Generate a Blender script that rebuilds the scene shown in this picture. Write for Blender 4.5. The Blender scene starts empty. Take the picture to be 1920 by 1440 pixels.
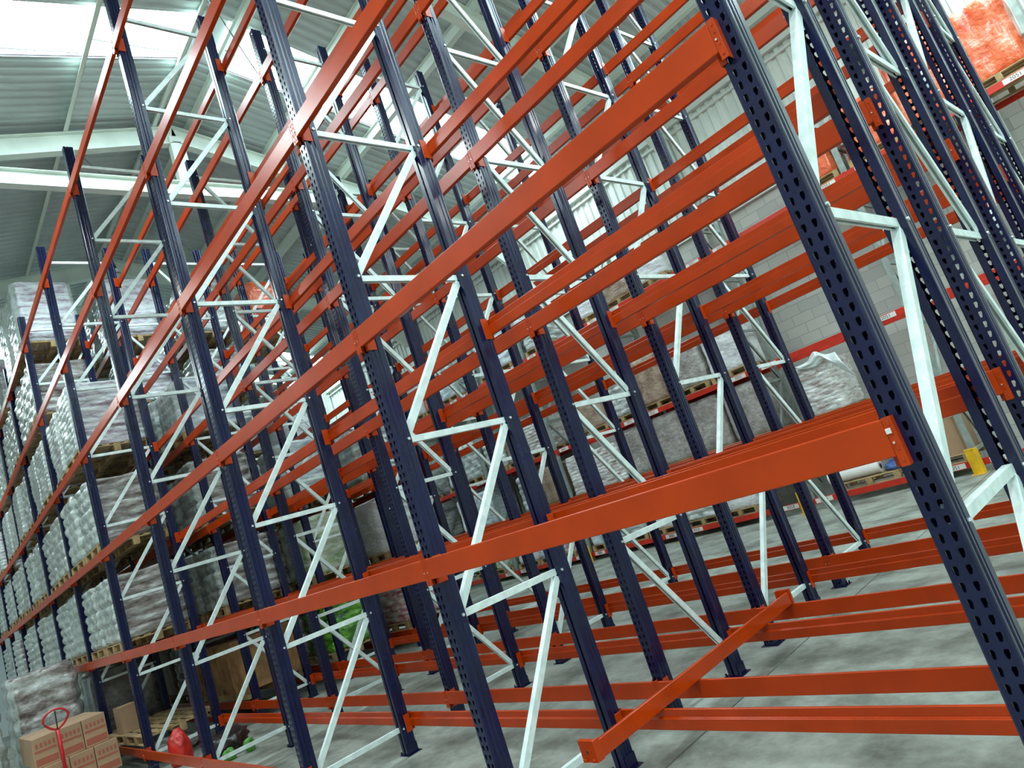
import bpy, bmesh, math, random
from mathutils import Vector, Matrix, noise
random.seed(7)
SC = bpy.context.scene
COL = SC.collection

# ------------------------------------------------------------------ camera
CAM_POS = (0.7953, -2.3319, 1.8553)
YAW, PITCH, ROLL = 0.7925, 0.1761, -0.3301
fwd = Vector((-math.sin(YAW)*math.cos(PITCH), math.cos(YAW)*math.cos(PITCH), math.sin(PITCH)))
right = Vector((math.cos(YAW), math.sin(YAW), 0))
up = right.cross(fwd)
r2 = right*math.cos(ROLL)+up*math.sin(ROLL)
u2 = -right*math.sin(ROLL)+up*math.cos(ROLL)
cd = bpy.data.cameras.new('camera')
cd.sensor_width = 36
cd.lens = 36*1268.2/1920
cd.clip_end = 200
cam = bpy.data.objects.new('camera', cd)
COL.objects.link(cam)
M = Matrix((r2, u2, -fwd)).transposed().to_4x4()
M.translation = Vector(CAM_POS)
cam.matrix_world = M
SC.camera = cam
def project(p):
    d = Vector(p)-Vector(CAM_POS)
    z = d.dot(fwd)
    if z < 0.05: return None
    return (960+1268.2*d.dot(r2)/z, 720-1268.2*d.dot(u2)/z, z)

# ------------------------------------------------------------------ world, exposure
SC.view_settings.view_transform = 'Standard'
SC.view_settings.look = 'None'
SC.view_settings.gamma = 1
SC.view_settings.use_curve_mapping = False
SC.view_settings.exposure = -0.65
w = bpy.data.worlds.new('World'); SC.world = w; w.use_nodes = True
w.node_tree.nodes['Background'].inputs[0].default_value = (0.75, 0.9, 1.0, 1)
w.node_tree.nodes['Background'].inputs[1].default_value = 0.6
SKY_E = 34.0        # brightness of daylight through the roof sheets
FILL_W = 95.0      # power of the added fill lamps
SKYC = (0.74, 0.94, 1.0)

# ------------------------------------------------------------------ materials
def mat(name, base, rough=0.5, metal=0.0, nscale=0, namt=0.0, bump=0.0, bscale=30, col2=None, coat=0.0, stretch=None):
    m = bpy.data.materials.new(name); m.use_nodes = True
    nt = m.node_tree; N = nt.nodes; Lk = nt.links
    b = N['Principled BSDF']
    b.inputs['Base Color'].default_value = (*base, 1)
    b.inputs['Roughness'].default_value = rough
    b.inputs['Metallic'].default_value = metal
    if name in ('orange_paint',): b.inputs['Specular IOR Level'].default_value = 0.34
    if coat:
        b.inputs['Coat Weight'].default_value = coat
        b.inputs['Coat Roughness'].default_value = 0.15
    tc = N.new('ShaderNodeTexCoord'); mp = N.new('ShaderNodeMapping')
    Lk.new(tc.outputs['Object'], mp.inputs[0])
    if stretch: mp.inputs['Scale'].default_value = stretch
    if nscale:
        n = N.new('ShaderNodeTexNoise'); n.inputs['Scale'].default_value = nscale; n.inputs['Detail'].default_value = 6
        Lk.new(mp.outputs[0], n.inputs['Vector'])
        cr = N.new('ShaderNodeValToRGB')
        c2 = col2 or tuple(c*(1-namt) for c in base)
        cr.color_ramp.elements[0].position = 0.38; cr.color_ramp.elements[1].position = 0.62
        cr.color_ramp.elements[0].color = (*c2, 1); cr.color_ramp.elements[1].color = (*base, 1)
        Lk.new(n.outputs['Fac'], cr.inputs[0]); Lk.new(cr.outputs[0], b.inputs['Base Color'])
    if bump:
        n2 = N.new('ShaderNodeTexNoise'); n2.inputs['Scale'].default_value = bscale; n2.inputs['Detail'].default_value = 4
        Lk.new(mp.outputs[0], n2.inputs['Vector'])
        bp = N.new('ShaderNodeBump'); bp.inputs['Strength'].default_value = bump; bp.inputs['Distance'].default_value = 0.02
        Lk.new(n2.outputs['Fac'], bp.inputs['Height']); Lk.new(bp.outputs[0], b.inputs['Normal'])
    return m

ORANGE = mat('orange_paint', (0.49, 0.043, 0.001), 0.29, 0, 3, 0.16, 0.02, 60)
RED = mat('red_paint', (0.60, 0.028, 0.010), 0.4, 0, 3, 0.2)
NAVY = mat('navy_paint', (0.0030, 0.006, 0.046), 0.22, 0, 5, 0.3, 0.0, 80)
NAVYIN = NAVY
GALV = mat('galvanised_steel', (0.80, 0.90, 0.88), 0.42, 0.15, 14, 0.16, 0.05, 60)
OLDGALV = mat('old_galvanised_steel', (0.36, 0.41, 0.38), 0.5, 0.3, 6, 0.3)
BOLT = mat('zinc_bolt', (0.75, 0.8, 0.8), 0.3, 0.7)
PALE = mat('pale_painted_steel', (0.78, 0.86, 0.78), 0.55, 0, 2, 0.12)
TIMBER = mat('pallet_timber', (0.47, 0.32, 0.15), 0.8, 0, 5, 0.45, 0.2, 40)
DTIMBER = mat('crate_timber', (0.42, 0.22, 0.09), 0.8, 0, 5, 0.4, 0.2, 40)
YELLOW = mat('yellow_paint', (0.85, 0.47, 0.01), 0.45, 0, 6, 0.25)
LABELW = mat('white_label', (0.75, 0.72, 0.68), 0.6)
INK = mat('black_ink', (0.03, 0.03, 0.03), 0.6)
CARD = mat('brown_cardboard', (0.42, 0.26, 0.15), 0.75, 0, 4, 0.15)
CARDRED = mat('red_print_on_cardboard', (0.36, 0.10, 0.06), 0.7)
TAPE = mat('grey_green_tape', (0.22, 0.27, 0.24), 0.45)
REDP = mat('red_pallet_truck_paint', (0.55, 0.012, 0.02), 0.35)
BLACK = mat('black_rubber', (0.02, 0.02, 0.02), 0.7)

def layered(name, c1, c2, c3, rough=0.25, coat=0.6, zs=1.0, coarse=3.0, film=0.0):
    """shrink wrapped goods: stacked layers of printed sacks under creased film"""
    m = bpy.data.materials.new(name); m.use_nodes = True
    nt = m.node_tree; N = nt.nodes; Lk = nt.links; b = N['Principled BSDF']
    tc = N.new('ShaderNodeTexCoord'); mp = N.new('ShaderNodeMapping'); mp.inputs['Scale'].default_value = (0.9, 0.9, 4.5*zs)
    oi = N.new('ShaderNodeObjectInfo'); ad = N.new('ShaderNodeVectorMath'); ad.operation = 'ADD'
    sc = N.new('ShaderNodeVectorMath'); sc.operation = 'SCALE'; sc.inputs['Scale'].default_value = 37
    Lk.new(oi.outputs['Random'], sc.inputs[0]); Lk.new(tc.outputs['Object'], ad.inputs[0]); Lk.new(sc.outputs[0], ad.inputs[1])
    Lk.new(ad.outputs[0], mp.inputs[0])
    n = N.new('ShaderNodeTexNoise'); n.inputs['Scale'].default_value = coarse; n.inputs['Detail'].default_value = 5; n.inputs['Roughness'].default_value = 0.7
    Lk.new(mp.outputs[0], n.inputs['Vector'])
    cr = N.new('ShaderNodeValToRGB'); e = cr.color_ramp.elements
    e[0].position = 0.36; e[0].color = (*c1, 1); e[1].position = 0.64; e[1].color = (*c3, 1)
    k = cr.color_ramp.elements.new(0.5); k.color = (*c2, 1)
    Lk.new(n.outputs['Fac'], cr.inputs[0])
    # the short ends of the loads carry several turns of film: paler, with upright folds
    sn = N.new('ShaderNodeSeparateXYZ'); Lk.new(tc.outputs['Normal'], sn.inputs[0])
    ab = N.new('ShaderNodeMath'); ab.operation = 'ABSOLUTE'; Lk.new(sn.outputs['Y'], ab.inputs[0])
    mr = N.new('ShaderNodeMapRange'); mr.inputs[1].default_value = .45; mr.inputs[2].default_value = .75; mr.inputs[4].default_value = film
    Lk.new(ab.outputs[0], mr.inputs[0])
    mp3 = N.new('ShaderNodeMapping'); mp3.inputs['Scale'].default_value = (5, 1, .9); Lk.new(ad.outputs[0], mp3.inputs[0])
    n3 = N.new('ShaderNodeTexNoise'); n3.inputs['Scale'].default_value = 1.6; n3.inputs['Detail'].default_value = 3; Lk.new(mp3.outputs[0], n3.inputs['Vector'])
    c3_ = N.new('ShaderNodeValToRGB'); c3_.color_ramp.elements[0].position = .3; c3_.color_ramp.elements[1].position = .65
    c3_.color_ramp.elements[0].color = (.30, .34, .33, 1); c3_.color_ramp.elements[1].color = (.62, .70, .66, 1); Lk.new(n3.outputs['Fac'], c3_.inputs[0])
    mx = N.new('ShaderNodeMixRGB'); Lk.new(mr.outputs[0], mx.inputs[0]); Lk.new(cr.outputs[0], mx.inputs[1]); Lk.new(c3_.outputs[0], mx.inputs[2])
    Lk.new(mx.outputs[0], b.inputs['Base Color'])
    b.inputs['Roughness'].default_value = rough
    b.inputs['Coat Weight'].default_value = coat; b.inputs['Coat Roughness'].default_value = 0.12
    n2 = N.new('ShaderNodeTexNoise'); n2.inputs['Scale'].default_value = 9; n2.inputs['Detail'].default_value = 6
    mp2 = N.new('ShaderNodeMapping'); mp2.inputs['Scale'].default_value = (1, 1, 1.8); Lk.new(ad.outputs[0], mp2.inputs[0]); Lk.new(mp2.outputs[0], n2.inputs['Vector'])
    bp = N.new('ShaderNodeBump'); bp.inputs['Strength'].default_value = 0.9; bp.inputs['Distance'].default_value = 0.03
    Lk.new(n2.outputs['Fac'], bp.inputs['Height']); Lk.new(bp.outputs[0], b.inputs['Normal'])
    return m
G_PINK = layered('pink_white_sacks', (0.30, 0.20, 0.27), (0.62, 0.62, 0.66), (0.80, 0.84, 0.84), film=.85)
G_BROWN = layered('brown_grey_sacks', (0.13, 0.10, 0.09), (0.33, 0.29, 0.27), (0.58, 0.60, 0.58), film=.85)
G_GREY = layered('grey_sacks', (0.26, 0.28, 0.28), (0.44, 0.47, 0.46), (0.66, 0.70, 0.68), film=.85)
G_BLUE = layered('bluish_white_sacks', (0.34, 0.40, 0.46), (0.58, 0.66, 0.70), (0.80, 0.86, 0.88), film=.85)
G_DARK = layered('dark_brown_film', (0.06, 0.055, 0.05), (0.12, 0.11, 0.10), (0.20, 0.19, 0.18), zs=0.35)
G_GREEN = layered('green_bags', (0.01, 0.06, 0.005), (0.10, 0.38, 0.02), (0.32, 0.75, 0.08), zs=0.4, coarse=4)
G_GRWH = layered('green_white_sacks', (0.20, 0.32, 0.12), (0.50, 0.56, 0.42), (0.66, 0.68, 0.60), zs=0.5)
G_REDW = layered('red_white_sacks', (0.45, 0.02, 0.08), (0.62, 0.45, 0.45), (0.75, 0.75, 0.72))
G_ORNG = layered('orange_film', (0.62, 0.07, 0.02), (0.80, 0.13, 0.04), (0.85, 0.24, 0.12), zs=0.2)
G_CARD = layered('wrapped_brown_cartons', (0.20, 0.13, 0.09), (0.34, 0.24, 0.17), (0.42, 0.32, 0.25), zs=0.2, coat=0.2, rough=0.5)
G_WHITE = layered('white_cartons', (0.55, 0.53, 0.55), (0.72, 0.72, 0.73), (0.80, 0.82, 0.82), zs=0.3, coat=0.2, rough=0.5)
G_TAUPE = layered('grey_brown_film', (0.24, 0.21, 0.19), (0.36, 0.33, 0.31), (0.48, 0.46, 0.44), zs=0.3)

def floor_mat():
    m = bpy.data.materials.new('dirty_concrete'); m.use_nodes = True
    nt = m.node_tree; N = nt.nodes; Lk = nt.links; b = N['Principled BSDF']
    tc = N.new('ShaderNodeTexCoord')
    n = N.new('ShaderNodeTexNoise'); n.inputs['Scale'].default_value = 1.5; n.inputs['Detail'].default_value = 10; n.inputs['Roughness'].default_value = 0.68
    Lk.new(tc.outputs['Object'], n.inputs['Vector'])
    cr = N.new('ShaderNodeValToRGB'); e = cr.color_ramp.elements
    e[0].position = 0.38; e[0].color = (0.17, 0.18, 0.15, 1); e[1].position = 0.60; e[1].color = (0.45, 0.48, 0.42, 1)
    Lk.new(n.outputs['Fac'], cr.inputs[0])
    n3 = N.new('ShaderNodeTexNoise'); n3.inputs['Scale'].default_value = 14; n3.inputs['Detail'].default_value = 8
    Lk.new(tc.outputs['Object'], n3.inputs['Vector'])
    mx = N.new('ShaderNodeMixRGB'); mx.blend_type = 'MULTIPLY'; mx.inputs[0].default_value = 0.45
    Lk.new(cr.outputs[0], mx.inputs[1]); Lk.new(n3.outputs['Fac'], mx.inputs[2])
    Lk.new(mx.outputs[0], b.inputs['Base Color'])
    b.inputs['Roughness'].default_value = 0.5
    bp = N.new('ShaderNodeBump'); bp.inputs['Strength'].default_value = 0.15
    Lk.new(n3.outputs['Fac'], bp.inputs['Height']); Lk.new(bp.outputs[0], b.inputs['Normal'])
    return m
FLOOR = floor_mat()
def block_mat():
    m = bpy.data.materials.new('concrete_blocks'); m.use_nodes = True
    nt = m.node_tree; N = nt.nodes; Lk = nt.links; b = N['Principled BSDF']
    tc = N.new('ShaderNodeTexCoord'); sp = N.new('ShaderNodeSeparateXYZ'); cb = N.new('ShaderNodeCombineXYZ')
    Lk.new(tc.outputs['Object'], sp.inputs[0]); Lk.new(sp.outputs['X'], cb.inputs['X']); Lk.new(sp.outputs['Z'], cb.inputs['Y'])
    br = N.new('ShaderNodeTexBrick'); br.inputs['Scale'].default_value = 1.0
    br.inputs['Brick Width'].default_value = 0.45; br.inputs['Row Height'].default_value = 0.225; br.inputs['Mortar Size'].default_value = 0.008
    br.inputs['Color1'].default_value = (0.56, 0.54, 0.49, 1); br.inputs['Color2'].default_value = (0.44, 0.43, 0.40, 1); br.inputs['Mortar'].default_value = (0.36, 0.35, 0.32, 1)
    Lk.new(cb.outputs[0], br.inputs['Vector']); Lk.new(br.outputs['Color'], b.inputs['Base Color'])
    bp = N.new('ShaderNodeBump'); bp.inputs['Strength'].default_value = 0.4; bp.inputs['Distance'].default_value = 0.01; bp.invert = True
    Lk.new(br.outputs['Fac'], bp.inputs['Height']); Lk.new(bp.outputs[0], b.inputs['Normal'])
    b.inputs['Roughness'].default_value = 0.85
    return m
BLOCK = block_mat()
CLAD = mat('pale_wall_cladding', (0.72, 0.76, 0.70), 0.5, 0, 1.2, 0.12)
ROOFM = mat('grey_roof_sheet', (0.56, 0.63, 0.62), 0.5, 0, 1.0, 0.15)
ROOFTRIM = mat('roof_steel', (0.72, 0.80, 0.72), 0.5)
def emis(name, c, s):
    m = bpy.data.materials.new(name); m.use_nodes = True
    b = m.node_tree.nodes['Principled BSDF']
    b.inputs['Base Color'].default_value = (0.8, 0.85, 0.85, 1)
    b.inputs['Emission Color'].default_value = (*c, 1); b.inputs['Emission Strength'].default_value = s
    return m
SKYM = emis('daylit_rooflight_sheet', SKYC, SKY_E)
FILLM = emis('fill_lamp_glow', (1.0, 0.97, 0.9), 18)  # glowing disc of the added fill lamps

# ------------------------------------------------------------------ mesh helpers
class MB:
    def __init__(s): s.v = []; s.f = []; s.mi = []
    def add(s, vs, fs, mi=0):
        o = len(s.v); s.v += [tuple(p) for p in vs]; s.f += [tuple(i+o for i in f) for f in fs]; s.mi += [mi]*len(fs)
    def box(s, x0, x1, y0, y1, z0, z1, mi=0):
        s.add([(x, y, z) for z in (z0, z1) for y in (y0, y1) for x in (x0, x1)],
              [(0, 2, 3, 1), (4, 5, 7, 6), (0, 1, 5, 4), (2, 6, 7, 3), (0, 4, 6, 2), (1, 3, 7, 5)], mi)
    def prism(s, pts, a, b, mi=0, caps=True):
        """pts: list of functions t->3D; a,b ends"""
        n = len(pts)
        vs = [p(a) for p in pts]+[p(b) for p in pts]
        fs = [(i, (i+1) % n, n+(i+1) % n, n+i) for i in range(n)]
        if caps: fs += [tuple(range(n-1, -1, -1)), tuple(range(n, 2*n))]
        s.add(vs, fs, mi)
    def profile_x(s, prof, x0, x1, mi=0): s.prism([(lambda t, y=y, z=z: (t, y, z)) for y, z in prof], x0, x1, mi)
    def profile_y(s, prof, y0, y1, mi=0): s.prism([(lambda t, x=x, z=z: (x, t, z)) for x, z in prof], y0, y1, mi)
    def profile_z(s, prof, z0, z1, mi=0): s.prism([(lambda t, x=x, y=y: (x, y, t)) for x, y in prof], z0, z1, mi)
    def sweep(s, p0, p1, ax, ay, prof, mi=0):
        p0 = Vector(p0); p1 = Vector(p1); ax = Vector(ax); ay = Vector(ay)
        s.prism([(lambda t, u=u, v=v: tuple(p0.lerp(p1, t)+ax*u+ay*v)) for u, v in prof], 0, 1, mi)
    def tube(s, pts, r, n=8, mi=0, closed=False):
        P = [Vector(p) for p in pts]; rings = []
        m = len(P)
        for i, p in enumerate(P):
            if closed: t = P[(i+1) % m]-P[i-1]
            else: t = P[min(i+1, m-1)]-P[max(i-1, 0)]
            t.normalize()
            a = t.orthogonal() if abs(t.z) > .9 else t.cross(Vector((0, 0, 1)))
            a.normalize(); b = t.cross(a)
            rr = r[i] if isinstance(r, (list, tuple)) else r
            rings.append([p+(a*math.cos(2*math.pi*k/n)+b*math.sin(2*math.pi*k/n))*rr for k in range(n)])
        vs = [q for g in rings for q in g]; fs = []
        for i in range(m if closed else m-1):
            j = (i+1) % m
            for k in range(n): fs.append((i*n+k, i*n+(k+1) % n, j*n+(k+1) % n, j*n+k))
        if not closed: fs += [tuple(range(n-1, -1, -1)), tuple(range((m-1)*n, m*n))]
        s.add(vs, fs, mi)
    def cyl(s, p0, p1, r, n=12, mi=0): s.tube([p0, p1], r, n, mi)
    def mesh(s, name, mats, bevel=0, smooth=False):
        me = bpy.data.meshes.new(name); me.from_pydata(s.v, [], s.f)
        for m in (mats if isinstance(mats, (list, tuple)) else [mats]): me.materials.append(m)
        for p, i in zip(me.polygons, s.mi): p.material_index = i
        bm = bmesh.new(); bm.from_mesh(me)
        bmesh.ops.recalc_face_normals(bm, faces=bm.faces)
        if bevel:
            ed = [e for e in bm.edges if len(e.link_faces) == 2 and e.calc_face_angle(0) > 0.6]
            bmesh.ops.bevel(bm, geom=ed, offset=bevel, segments=1, affect='EDGES', clamp_overlap=True)
        if smooth:
            for f in bm.faces: f.smooth = True
        bm.to_mesh(me); bm.free(); me.update()
        return me
def obj(name, me, parent=None, loc=None, rot=None):
    o = bpy.data.objects.new(name, me); COL.objects.link(o)
    if parent: o.parent = parent
    if loc: o.location = loc
    if rot: o.rotation_euler = rot
    return o
def tag(o, label, cat, group=None):
    o['label'] = label; o['category'] = cat
    if group: o['group'] = group
    return o
def struct(name, me, loc=None):
    o = obj(name, me, None, loc); o['kind'] = 'structure'; return o
def copy_tree(o, parent=None):
    c = o.copy(); COL.objects.link(c)
    if parent: c.parent = parent
    for ch in list(o.children): copy_tree(ch, c)
    return c
ORD = ['first', 'second', 'third', 'fourth', 'fifth', 'sixth', 'seventh', 'eighth', 'ninth', 'tenth', 'eleventh']

# ------------------------------------------------------------------ building
X0, X1, Y0, Y1 = -34.0, 7.0, -7.5, 12.2
RY, RZ, RS = 3.1, 12.05, 0.235
def rz(y): return RZ-RS*abs(y-RY)
m = MB(); m.box(X0, X1, Y0, Y1, -0.1, 0.0); struct('floor', m.mesh('floor', FLOOR))
# joints cut in the slab
m = MB()
for k in range(7): m.box(-30+k*5.5, -30+k*5.5+0.012, Y0, Y1, 0.0, 0.0015)
m.box(X0, X1, 8.2, 8.212, 0, 0.0015)
struct('trim_1', m.mesh('slab_joints', mat('joint_filler', (0.10, 0.10, 0.09), 0.8)))
# far long wall: blocks, then cladding
m = MB(); m.box(X0, X1, Y1, Y1+0.2, 0, 6.6); struct('wall_right', m.mesh('wall_right', BLOCK))
def corrugated(axis_len0, axis_len1, pitch, depth):
    pts = []; x = axis_len0
    while x < axis_len1:
        pts += [(x, 0), (x+pitch*.38, 0), (x+pitch*.5, depth), (x+pitch*.88, depth)]; x += pitch
    pts.append((axis_len1, 0)); return pts
m = MB()
pp = corrugated(X0, X1, 0.22, 0.04)
for (a, da), (b, db) in zip(pp, pp[1:]):
    m.add([(a, Y1-da, 6.6), (b, Y1-db, 6.6), (b, Y1-db, 9.9), (a, Y1-da, 9.9)], [(0, 1, 2, 3)])
struct('wall_right_upper', m.mesh('wall_right_upper', CLAD))
m = MB(); m.box(X0, X1, Y1-0.16, Y1-0.02, 9.12, 9.38); m.box(X0, X1, Y1-0.22, Y1-.02, 9.30, 9.38); m.box(X0, X1, Y1-0.1, Y1-.02, 8.95, 9.0)
m.box(X0, X1, Y1-0.1, Y1+0.02, 6.52, 6.66)
struct('trim_2', m.mesh('eaves_rail', CLAD, 0.004))
m = MB(); m.box(X0, X1, Y0-0.2, Y0, 0, 9.6); struct('wall_left', m.mesh('wall_left', BLOCK))
m = MB(); m.add([(X0, Y0, 0), (X0, Y1, 0), (X0, Y1, rz(Y1)), (X0, RY, RZ), (X0, Y0, rz(Y0))], [(0, 1, 2, 3, 4)]); struct('wall_far', m.mesh('wall_far', ROOFM))
m = MB(); m.add([(X1, Y0, 0), (X1, Y1, 0), (X1, Y1, rz(Y1)), (X1, RY, RZ), (X1, Y0, rz(Y0))], [(0, 1, 2, 3, 4)]); struct('wall_near', m.mesh('wall_near', CLAD))
# roof sheets with daylight strips
STRIPS = [(-24.0, -22.85), (-10.09, -8.94), (-0.2, 0.95), (4.2, 5.35)]
def solid(x):
    return not any(a <= x <= b for a, b in STRIPS)
m = MB(); pp = corrugated(X0, X1, 0.2, 0.035)
for (a, da), (b, db) in zip(pp, pp[1:]):
    mid = (a+b)/2
    if not solid(mid): continue
    for y0, y1 in ((Y0, RY), (RY, Y1)):
        m.add([(a, y0, rz(y0)-da), (b, y0, rz(y0)-db), (b, y1, rz(y1)-db), (a, y1, rz(y1)-da)], [(0, 1, 2, 3)])
struct('ceiling', m.mesh('ceiling', ROOFM))
wi = 1
for a, b in STRIPS:
    for y0, y1 in ((Y0, RY-0.25), (RY+0.25, Y1-0.6)):
        m = MB(); n = 6
        for k in range(n):
            ya = y0+(y1-y0)*k/n; yb = y0+(y1-y0)*(k+1)/n
            m.add([(a, ya, rz(ya)), (b, ya, rz(ya)), (b, yb, rz(yb)), (a, yb, rz(yb))], [(0, 1, 2, 3)])
        struct('window_%d' % wi, m.mesh('rooflight', SKYM)); wi += 1
        m = MB(); m.add([(a-.1, y0-.3, rz(y0)+.25), (b+.1, y0-.3, rz(y0)+.25), (b+.1, y1+.3, rz(y1)+.25), (a-.1, y1+.3, rz(y1)+.25)], [(0, 1, 2, 3)])
    m = MB()
    m.add([(a, RY-.25, rz(RY-.25)), (b, RY-.25, rz(RY-.25)), (b, RY, RZ), (a, RY, RZ)], [(0, 1, 2, 3)])
    m.add([(a, RY, RZ), (b, RY, RZ), (b, RY+.25, rz(RY+.25)), (a, RY+.25, rz(RY+.25))], [(0, 1, 2, 3)])
    m.add([(a, Y1-.6, rz(Y1-.6)), (b, Y1-.6, rz(Y1-.6)), (b, Y1, rz(Y1)), (a, Y1, rz(Y1))], [(0, 1, 2, 3)])
    struct('ceiling_ridge_cap', m.mesh('ridge_cap', ROOFM))
# purlins
ti = 3
for dy in (-9.6, -7.4, -5.6, -3.85, -2.0, -0.35, 0.35, 2.0, 3.75, 5.5, 7.3, 8.8):
    y = RY+dy
    z = rz(y)-0.04
    m = MB(); s_ = 1 if dy > 0 else -1
    m.box(X0, X1, y-0.004, y+0.004, z-0.2, z); m.box(X0, X1, min(y, y+s_*.07), max(y, y+s_*.13), z-0.2, z-0.192); m.box(X0, X1, min(y, y-s_*.06), max(y, y-s_*.06), z-0.01, z)
    struct('trim_%d' % ti, m.mesh('purlin', ROOFTRIM)); ti += 1
# portal frames: rafters, collar tie, king post, columns, haunches
def ibeam(m, p0, p1, nrm, h, fw):
    p0 = Vector(p0); p1 = Vector(p1); nrm = Vector(nrm)
    X = Vector((1, 0, 0))
    prof = [(-fw/2, 0), (fw/2, 0), (fw/2, .015), (.006, .015), (.006, h-.015), (fw/2, h-.015), (fw/2, h), (-fw/2, h), (-fw/2, h-.015), (-.006, h-.015), (-.006, .015), (-fw/2, .015)]
    m.sweep(p0, p1, X, nrm, prof)
for px in (-29.5, -23.7-1.1, -18.0, -12.0, -6.3, -0.6, 5.0):
    m = MB()
    c = math.sqrt(1+RS*RS)
    o = 0.24
    ibeam(m, (px, RY, RZ-o), (px, Y1-0.1, rz(Y1)-o+.02), (0, -RS/c, -1/c), 0.40, 0.18)
    ibeam(m, (px, RY, RZ-o), (px, Y0+0.1, rz(Y0)-o+.02), (0, RS/c, -1/c), 0.40, 0.18)
    if px < -10:
        ibeam(m, (px, RY-4.6, 10.40), (px, RY+4.4, 10.55), (0, 0, -1), 0.33, 0.18)
        m.box(px-.09, px+.09, RY-.14, RY+.14, 10.4, RZ-.5)
    ibeam(m, (px, Y1-0.06, 0), (px, Y1-0.06, 9.5), (0, -1, 0), 0.30, 0.18)
    m.prism([(lambda t, y=y, z=z: (px+t, y, z)) for y, z in ((Y1-.36, 8.5), (Y1-.36, 9.35), (Y1-1.8, 9.62))], -.05, .05)
    ibeam(m, (px, Y0+0.02, 0), (px, Y0+0.02, 9.2), (0, 1, 0), 0.30, 0.18)
    struct('trim_%d' % ti, m.mesh('portal_frame', PALE, 0)); ti += 1
# thin sag rods below the strip and wind bracing
m = MB()
for x in (-9.45,):
    for ya, yb in ((-4.0, 1.1), (1.1, 3.0), (3.4, 5.1), (5.1, 8.6), (8.6, 11.6)):
        m.cyl((x, ya, rz(ya)-.2), (x-0.35, yb, rz(yb)-.2), 0.012, 6)
m.cyl((-12, 6.8, 10.2), (-6.3, 1, 11.2), 0.012, 6); m.cyl((-18, 6.8, 10.2), (-12, 1.0, 11.2), 0.012, 6)
struct('trim_%d' % ti, m.mesh('sag_rods', OLDGALV)); ti += 1

# ------------------------------------------------------------------ fill lamps added above the aisles, out of view, to brighten the hall
def fill_lamp(x, y, z, lab):
    t = obj('added_fill_lamp', None, None, (x, y, z)); tag(t, lab, 'fill lamp', 'added fill lamps')
    m = MB(); prof = [(0.05, 0.30), (0.10, 0.28), (0.20, 0.05), (0.24, 0.0)]
    n = 20; vs = []; fs = []
    for r_, h_ in prof:
        for k in range(n): vs.append((r_*math.cos(2*math.pi*k/n), r_*math.sin(2*math.pi*k/n), h_))
    for i in range(len(prof)-1):
        for k in range(n): fs.append((i*n+k, i*n+(k+1) % n, (i+1)*n+(k+1) % n, (i+1)*n+k))
    fs.append(tuple(range(n))); m.add(vs, fs); m.cyl((0, 0, .3), (0, 0, rz(y)-z-.1), .008, 6)
    obj('fill_reflector', m.mesh('fill_reflector', OLDGALV), t)
    m = MB(); m.cyl((0, 0, .03), (0, 0, .04), .2, 20); obj('fill_bulb', m.mesh('fill_bulb', FILLM), t)
    ld = bpy.data.lights.new('fill_light', 'AREA'); ld.shape = 'DISK'; ld.size = 0.42; ld.energy = FILL_W; ld.color = (1.0, 0.98, 0.93)
    lo = bpy.data.objects.new('fill_light', ld); COL.objects.link(lo); lo.parent = t; lo.location = (0, 0, -0.01)
for i, x in enumerate((3.5, -2.0, -8.0, -14.5, -21.0)):
    fill_lamp(x, -3.6, 9.0, 'added fill lamp above the near aisle, %s from the near end' % ORD[i])
for i, x in enumerate((4.5, 0.8)):
    fill_lamp(x, 8.2, 9.0, 'added fill lamp above the far aisle, %s from the near end' % ORD[i])

# ------------------------------------------------------------------ rack parts
L = 2.8; PH = 8.434; PW = 0.096; PD = 0.118
ROWS = [('first', 0.0, 1.168, 10), ('second', 1.605, 2.705, 8), ('third', 3.17, 4.313, 8), ('fourth', 4.785, 5.87, 8)]
HL = [0.288, 1.689, 3.209, 4.763, 6.282, 7.781]
BZ = [0.24, 1.365, 2.495, 3.64, 4.77, 5.90, 7.03, 8.16]
PO = 0.04      # the posts stand this far behind the face of the beams

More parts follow.
